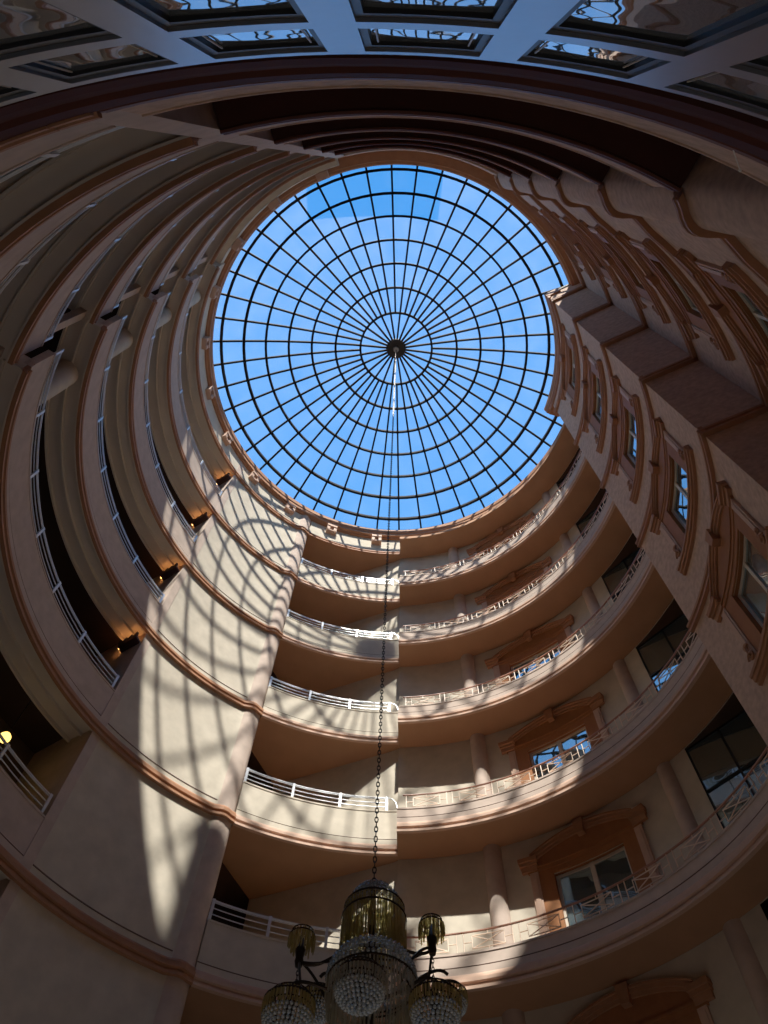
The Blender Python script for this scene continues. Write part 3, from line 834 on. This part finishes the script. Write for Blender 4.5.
m = MB(); m.lathe(p, [(.02, .095), (.05, .10), (.05, .13), (.012, .15), (.012, 1.19), (.06, 1.20), (.06, 1.22), (0, 1.22)], 10); m.build('hanger', M['bronze'], gl)
sp = MB(); a_ = P(164.2, RB - .02, 5.22); b_ = P(162.4, RB - .09, 5.48)
sp.tube([a_, b_], .004, 5); sp.bead(b_, .012)
tag(sp.build('sprinkler_head', M['white']), 'tiny white sprinkler pipe on the ring above the lobby windows', 'sprinkler')

# ------------------------------------------------------------------ chandelier
ch = empty('chandelier', (CX, CY, 5.3 + EYE), 'large bronze chandelier of crystal beads and amber prisms on a long chain', 'chandelier')
def CP(a, r, h): return (CX + r * math.cos(a * D2R), CY + r * math.sin(a * D2R), h + EYE)
m = MB(); z = 29.62; i = 0
LK = .065
while z > 5.30:
    pts = []
    for j in range(8):
        t = 2 * math.pi * j / 8
        x = .018 * math.cos(t); zz = (LK * .62) * math.sin(t)
        pts.append((CX + (x if i % 2 == 0 else 0), CY + (0 if i % 2 == 0 else x), z + EYE - LK / 2 + zz))
    m.tube(pts, .0075, 4, closed=True); z -= LK; i += 1
m.build('chain', M['chain'], ch, smooth=60)
m = MB(); m.lathe((CX, CY, EYE), [(0, 5.34), (.03, 5.33), (.025, 5.2), (.04, 4.95), (.025, 4.8), (.07, 4.65), (.05, 4.5), (.03, 4.3), (.06, 4.1), (.03, 3.7), (.06, 3.5), (0, 3.3)], 14)
m.build('stem', M['bronze'], ch, smooth=50)
def shell(mb, c, prof, gap, r, jit=.15):
    # rings of beads along a lathe profile given as (radius, height)
    for (rr, h) in prof:
        n = max(1, int(2 * math.pi * rr / gap)); ph = random.random() * 6
        for i in range(n):
            a = ph + 2 * math.pi * i / n
            mb.bead((c[0] + rr * math.cos(a), c[1] + rr * math.sin(a), c[2] + h), r * (1 + jit * (random.random() - .5)))
def fringe(mb, c, rr, h, ln, gap, w, jit=.25):
    n = max(4, int(2 * math.pi * rr / gap))
    for i in range(n):
        a = 2 * math.pi * (i + .3 * random.random()) / n
        mb.drop((c[0] + rr * math.cos(a), c[1] + rr * math.sin(a), c[2] + h), w, ln * (1 + jit * (random.random() - .5)))
O = (CX + .015, CY, EYE)
# crown tier
cr = MB()
shell(cr, O, [(.05, 5.335), (.10, 5.315), (.15, 5.28), (.19, 5.235), (.225, 5.18), (.25, 5.12), (.268, 5.06)], .044, .022)
cro = cr.build('crown_tier', M['bead'], ch)
f1 = MB(); fringe(f1, O, .278, 5.10, .15, .022, .0085, .5); fringe(f1, O, .296, 4.98, .19, .022, .0085, .5); fringe(f1, O, .298, 4.84, .17, .022, .0085, .6); fringe(f1, O, .25, 5.04, .22, .026, .0085, .5); fringe(f1, O, .25, 4.86, .24, .026, .0085, .6); fringe(f1, O, .18, 4.98, .3, .03, .009, .6)
f1.build('fringe', M['prism'], cro)
m = MB()
for rr, h in ((.282, 5.10), (.30, 4.985)): m.tube([(O[0] + rr * math.cos(t * math.pi / 12), O[1] + rr * math.sin(t * math.pi / 12), O[2] + h) for t in range(24)], .009, 5, closed=True)
m.build('hoop', M['bronze'], cro)
# middle tier
mt = MB()
shell(mt, O, [(.17, 4.66), (.22, 4.64), (.27, 4.61), (.315, 4.57), (.35, 4.52), (.375, 4.46), (.385, 4.40)], .044, .022)
mto = mt.build('middle_tier', M['bead'], ch)
f1 = MB(); fringe(f1, O, .385, 4.37, .17, .03, .0095, .5); fringe(f1, O, .36, 4.25, .2, .031, .0095, .5); fringe(f1, O, .31, 4.14, .24, .033, .0095, .5); fringe(f1, O, .22, 4.05, .28, .036, .0095, .5)
f1.build('fringe', M['prism_clear'], mto)
m = MB()
for rr, h in ((.385, 4.37), (.34, 4.30)): m.tube([(O[0] + rr * math.cos(t * math.pi / 12), O[1] + rr * math.sin(t * math.pi / 12), O[2] + h) for t in range(24)], .01, 5, closed=True)
m.build('hoop', M['bronze'], mto)
# lower bowls of crystal
def bowl(off, h, r, amber=True):
    c = (O[0] + off[0], O[1] + off[1], h + EYE)
    b = MB()
    prof = []
    for q in range(8):
        t = (q + .4) / 8 * math.pi / 2; prof.append((r * .92 * math.sin(t), -r * .72 * math.cos(t)))
    shell(b, c, prof, r * .17, r * .085)
    bo = b.build('bowl', M['bead'], ch)
    f = MB(); fringe(f, c, r * .97, r * .50, r * .5, .028, .009, .5); fringe(f, c, r * .92, r * .2, r * .42, .028, .009, .5); fringe(f, c, r * .72, r * .78, r * .5, .03, .009, .6)
    f.build('fringe', M['prism'] if amber else M['prism_clear'], bo)
    m = MB(); 
    for hh, k in ((r * .5, .97), (r * .2, .92), (r * .78, .72), (0, .9)): m.tube([(c[0] + k * r * math.cos(t * math.pi / 10), c[1] + k * r * math.sin(t * math.pi / 10), c[2] + hh) for t in range(20)], .008, 5, closed=True)
    for q in range(6):
        a = q * math.pi / 3; m.tube([(c[0] + r * .72 * math.cos(a), c[1] + r * .72 * math.sin(a), c[2] + r * .78), (c[0] + r * .97 * math.cos(a), c[1] + r * .97 * math.sin(a), c[2] + r * .5), (c[0] + .93 * r * math.cos(a), c[1] + .93 * r * math.sin(a), c[2])], .006, 4)
    m.lathe(c, [(.02, r * 1.25), (.025, r * 1.0), (.05, r * .2), (.02, -.2 * r), (0, -.3 * r)], 10)
    m.build('bowl_frame', M['bronze'], bo)
    return c
bw = {}
for nm, off, h, r, am in (('front', (-.10, -.64), 3.88, .205, False), ('b', (.52, -.22), 4.02, .215, True), ('c', (-.66, -.2), 3.93, .215, True), ('d', (.70, .30), 4.44, .165, True), ('e', (-.46, .32), 4.36, .165, True), ('g', (.1, .66), 3.95, .2, True)):
    bw[nm] = bowl(off, h, r, am)
# arms with candle cups
def bez(p0, p1, p2, p3, n=14):
    out = []
    for i in range(n + 1):
        t = i / n; s = 1 - t
        out.append(tuple(p0[j] * s ** 3 + 3 * p1[j] * s * s * t + 3 * p2[j] * s * t * t + p3[j] * t ** 3 for j in range(3)))
    return out
for (a, r, h) in ((178, .63, 4.55), (0, .55, 4.72), (84, .6, 4.6)):
    tip = CP(a, r, h)
    m = MB(); m.tube(bez(CP(a, .05, 4.72), CP(a, .25, 4.78), CP(a, .40, h - .14), tip), .016, 6)
    m.tube(bez(CP(a, .06, 4.60), CP(a + 4, .3, 4.58), CP(a + 3, .42, h - .06), tip), .011, 6)
    m.tube(bez(tip, CP(a - 6, r * .9, h + .02), CP(a - 22, r * .62, h - .18), CP(a - 30, r * .55, h - .42)), .013, 6)
    m.tube(bez(tip, CP(a + 4, r * .98, h - .05), CP(a + 14, r * .98, h - .22), CP(a + 16, r * .92, h - .40)), .012, 6)
    ao = m.build('arm', M['bronze'], ch, smooth=50)
    m = MB(); m.lathe(tip, [(0, -.06), (.03, -.05), (.042, 0), (.035, .03), (.05, .10), (.028, .14), (.022, .24), (0, .26)], 12); cu = m.build('candle_cup', M['bronze'], ao, smooth=50)
    f = MB(); fringe(f, tip, .118, .24, .13, .034, .009, .5); fringe(f, tip, .10, .285, .15, .034, .009, .5); fringe(f, tip, .065, .31, .2, .032, .009, .5); f.build('fringe', M['prism'], cu)
    f = MB()
    for rr, hh in ((.118, .24), (.10, .285)): f.tube([(tip[0] + rr * math.cos(t * math.pi / 8), tip[1] + rr * math.sin(t * math.pi / 8), tip[2] + hh) for t in range(16)], .006, 4, closed=True)
    f.build('hoop', M['bronze'], cu)
    # hanging chain from each cup
    f = MB(); z = 0
    for q in range(7):
        pts = []
        for j in range(6):
            t = 2 * math.pi * j / 6; x = .012 * math.cos(t)
            pts.append((tip[0] + (x if q % 2 else 0), tip[1] + (0 if q % 2 else x), tip[2] - .05 - q * .04 - .02 + .026 * math.sin(t)))
        f.tube(pts, .005, 4, closed=True)
    f.build('hanging_chain', M['bronze'], ao)
for nm in bw:
    c = bw[nm]; ang = math.degrees(math.atan2(c[1] - CY, c[0] - CX)); rr = math.hypot(c[0] - CX, c[1] - CY)
    hh = c[2] - EYE + .26
    m = MB(); m.tube(bez(CP(ang, .05, 4.25), CP(ang, .3, 4.15 if nm in 'bcg' else 4.3), CP(ang, rr * .8, hh + .12), CP(ang, rr, hh)), .016, 6); m.build('arm', M['bronze'], ch, smooth=50)

# ------------------------------------------------------------------ light and sky
E, A = 58.1, -1.0
d = Vector((math.sin(A * D2R) * math.cos(E * D2R), math.cos(A * D2R) * math.cos(E * D2R), -math.sin(E * D2R)))
sl = bpy.data.lights.new('sun', 'SUN'); sl.energy = 7.1; sl.angle = 0.0125; sl.color = (1.0, 0.935, 0.815)
so = bpy.data.objects.new('sun', sl); COL.objects.link(so); so.rotation_euler = d.to_track_quat('-Z', 'Y').to_euler(); so.location = (0, 0, 45)
wd = bpy.data.worlds.new('sky'); sc.world = wd; wd.use_nodes = True
nt = wd.node_tree; bg = nt.nodes['Background']
tc = nt.nodes.new('ShaderNodeTexCoord'); sx = nt.nodes.new('ShaderNodeSeparateXYZ')
nt.links.new(tc.outputs['Generated'], sx.inputs[0])
cr = nt.nodes.new('ShaderNodeValToRGB'); nt.links.new(sx.outputs['Z'], cr.inputs['Fac'])
e = cr.color_ramp.elements
e[0].position = 0.0; e[0].color = (.62, .78, .95, 1); e[1].position = 1.0; e[1].color = (.05, .265, .70, 1)
x = e.new(.45); x.color = (.26, .52, .90, 1); x = e.new(.8); x.color = (.075, .325, .78, 1)
nt.links.new(cr.outputs['Color'], bg.inputs['Color']); bg.inputs['Strength'].default_value = 0.95

# added fill light, no lamp there: warm disk facing up from floor level
al = bpy.data.lights.new('lobby_fill', 'AREA'); al.energy = 34; al.size = 8; al.color = (1.0, .90, .80); al.shape = 'DISK'
ao = bpy.data.objects.new('lobby_fill', al); COL.objects.link(ao); ao.location = (CX, CY, .1); ao.rotation_euler = (math.pi, 0, 0)

# ------------------------------------------------------------------ camera
F_PX, TILT, ROLL = 769.0, 0.421, 0.057
cam = bpy.data.cameras.new('camera'); co_ = bpy.data.objects.new('camera', cam); COL.objects.link(co_)
cam.sensor_fit = 'AUTO'; cam.sensor_width = 36.0; cam.lens = F_PX / 1024 * 36.0; cam.clip_start = .05; cam.clip_end = 500
st, ct = math.sin(TILT), math.cos(TILT); c, s = math.cos(ROLL), math.sin(ROLL)
X = Vector((1, 0, 0)); U = Vector((0, -ct, st)); F = Vector((0, st, ct))
rx = X * c + U * s; uy = X * -s + U * c
mw = Matrix((( rx.x, uy.x, -F.x, 0), (rx.y, uy.y, -F.y, 0), (rx.z, uy.z, -F.z, EYE), (0, 0, 0, 1)))
co_.matrix_world = mw
sc.camera = co_
sc.view_settings.view_transform = 'Standard'
sc.view_settings.look = 'None'
sc.view_settings.exposure = 0.5
sc.view_settings.gamma = 1.12
sc.cycles.max_bounces = 14; sc.cycles.diffuse_bounces = 8; sc.cycles.glossy_bounces = 6; sc.cycles.transparent_max_bounces = 24
sc.cycles.sample_clamp_indirect = 6.0
for ob in list(bpy.data.objects):
    if '_o' in ob: del ob['_o']
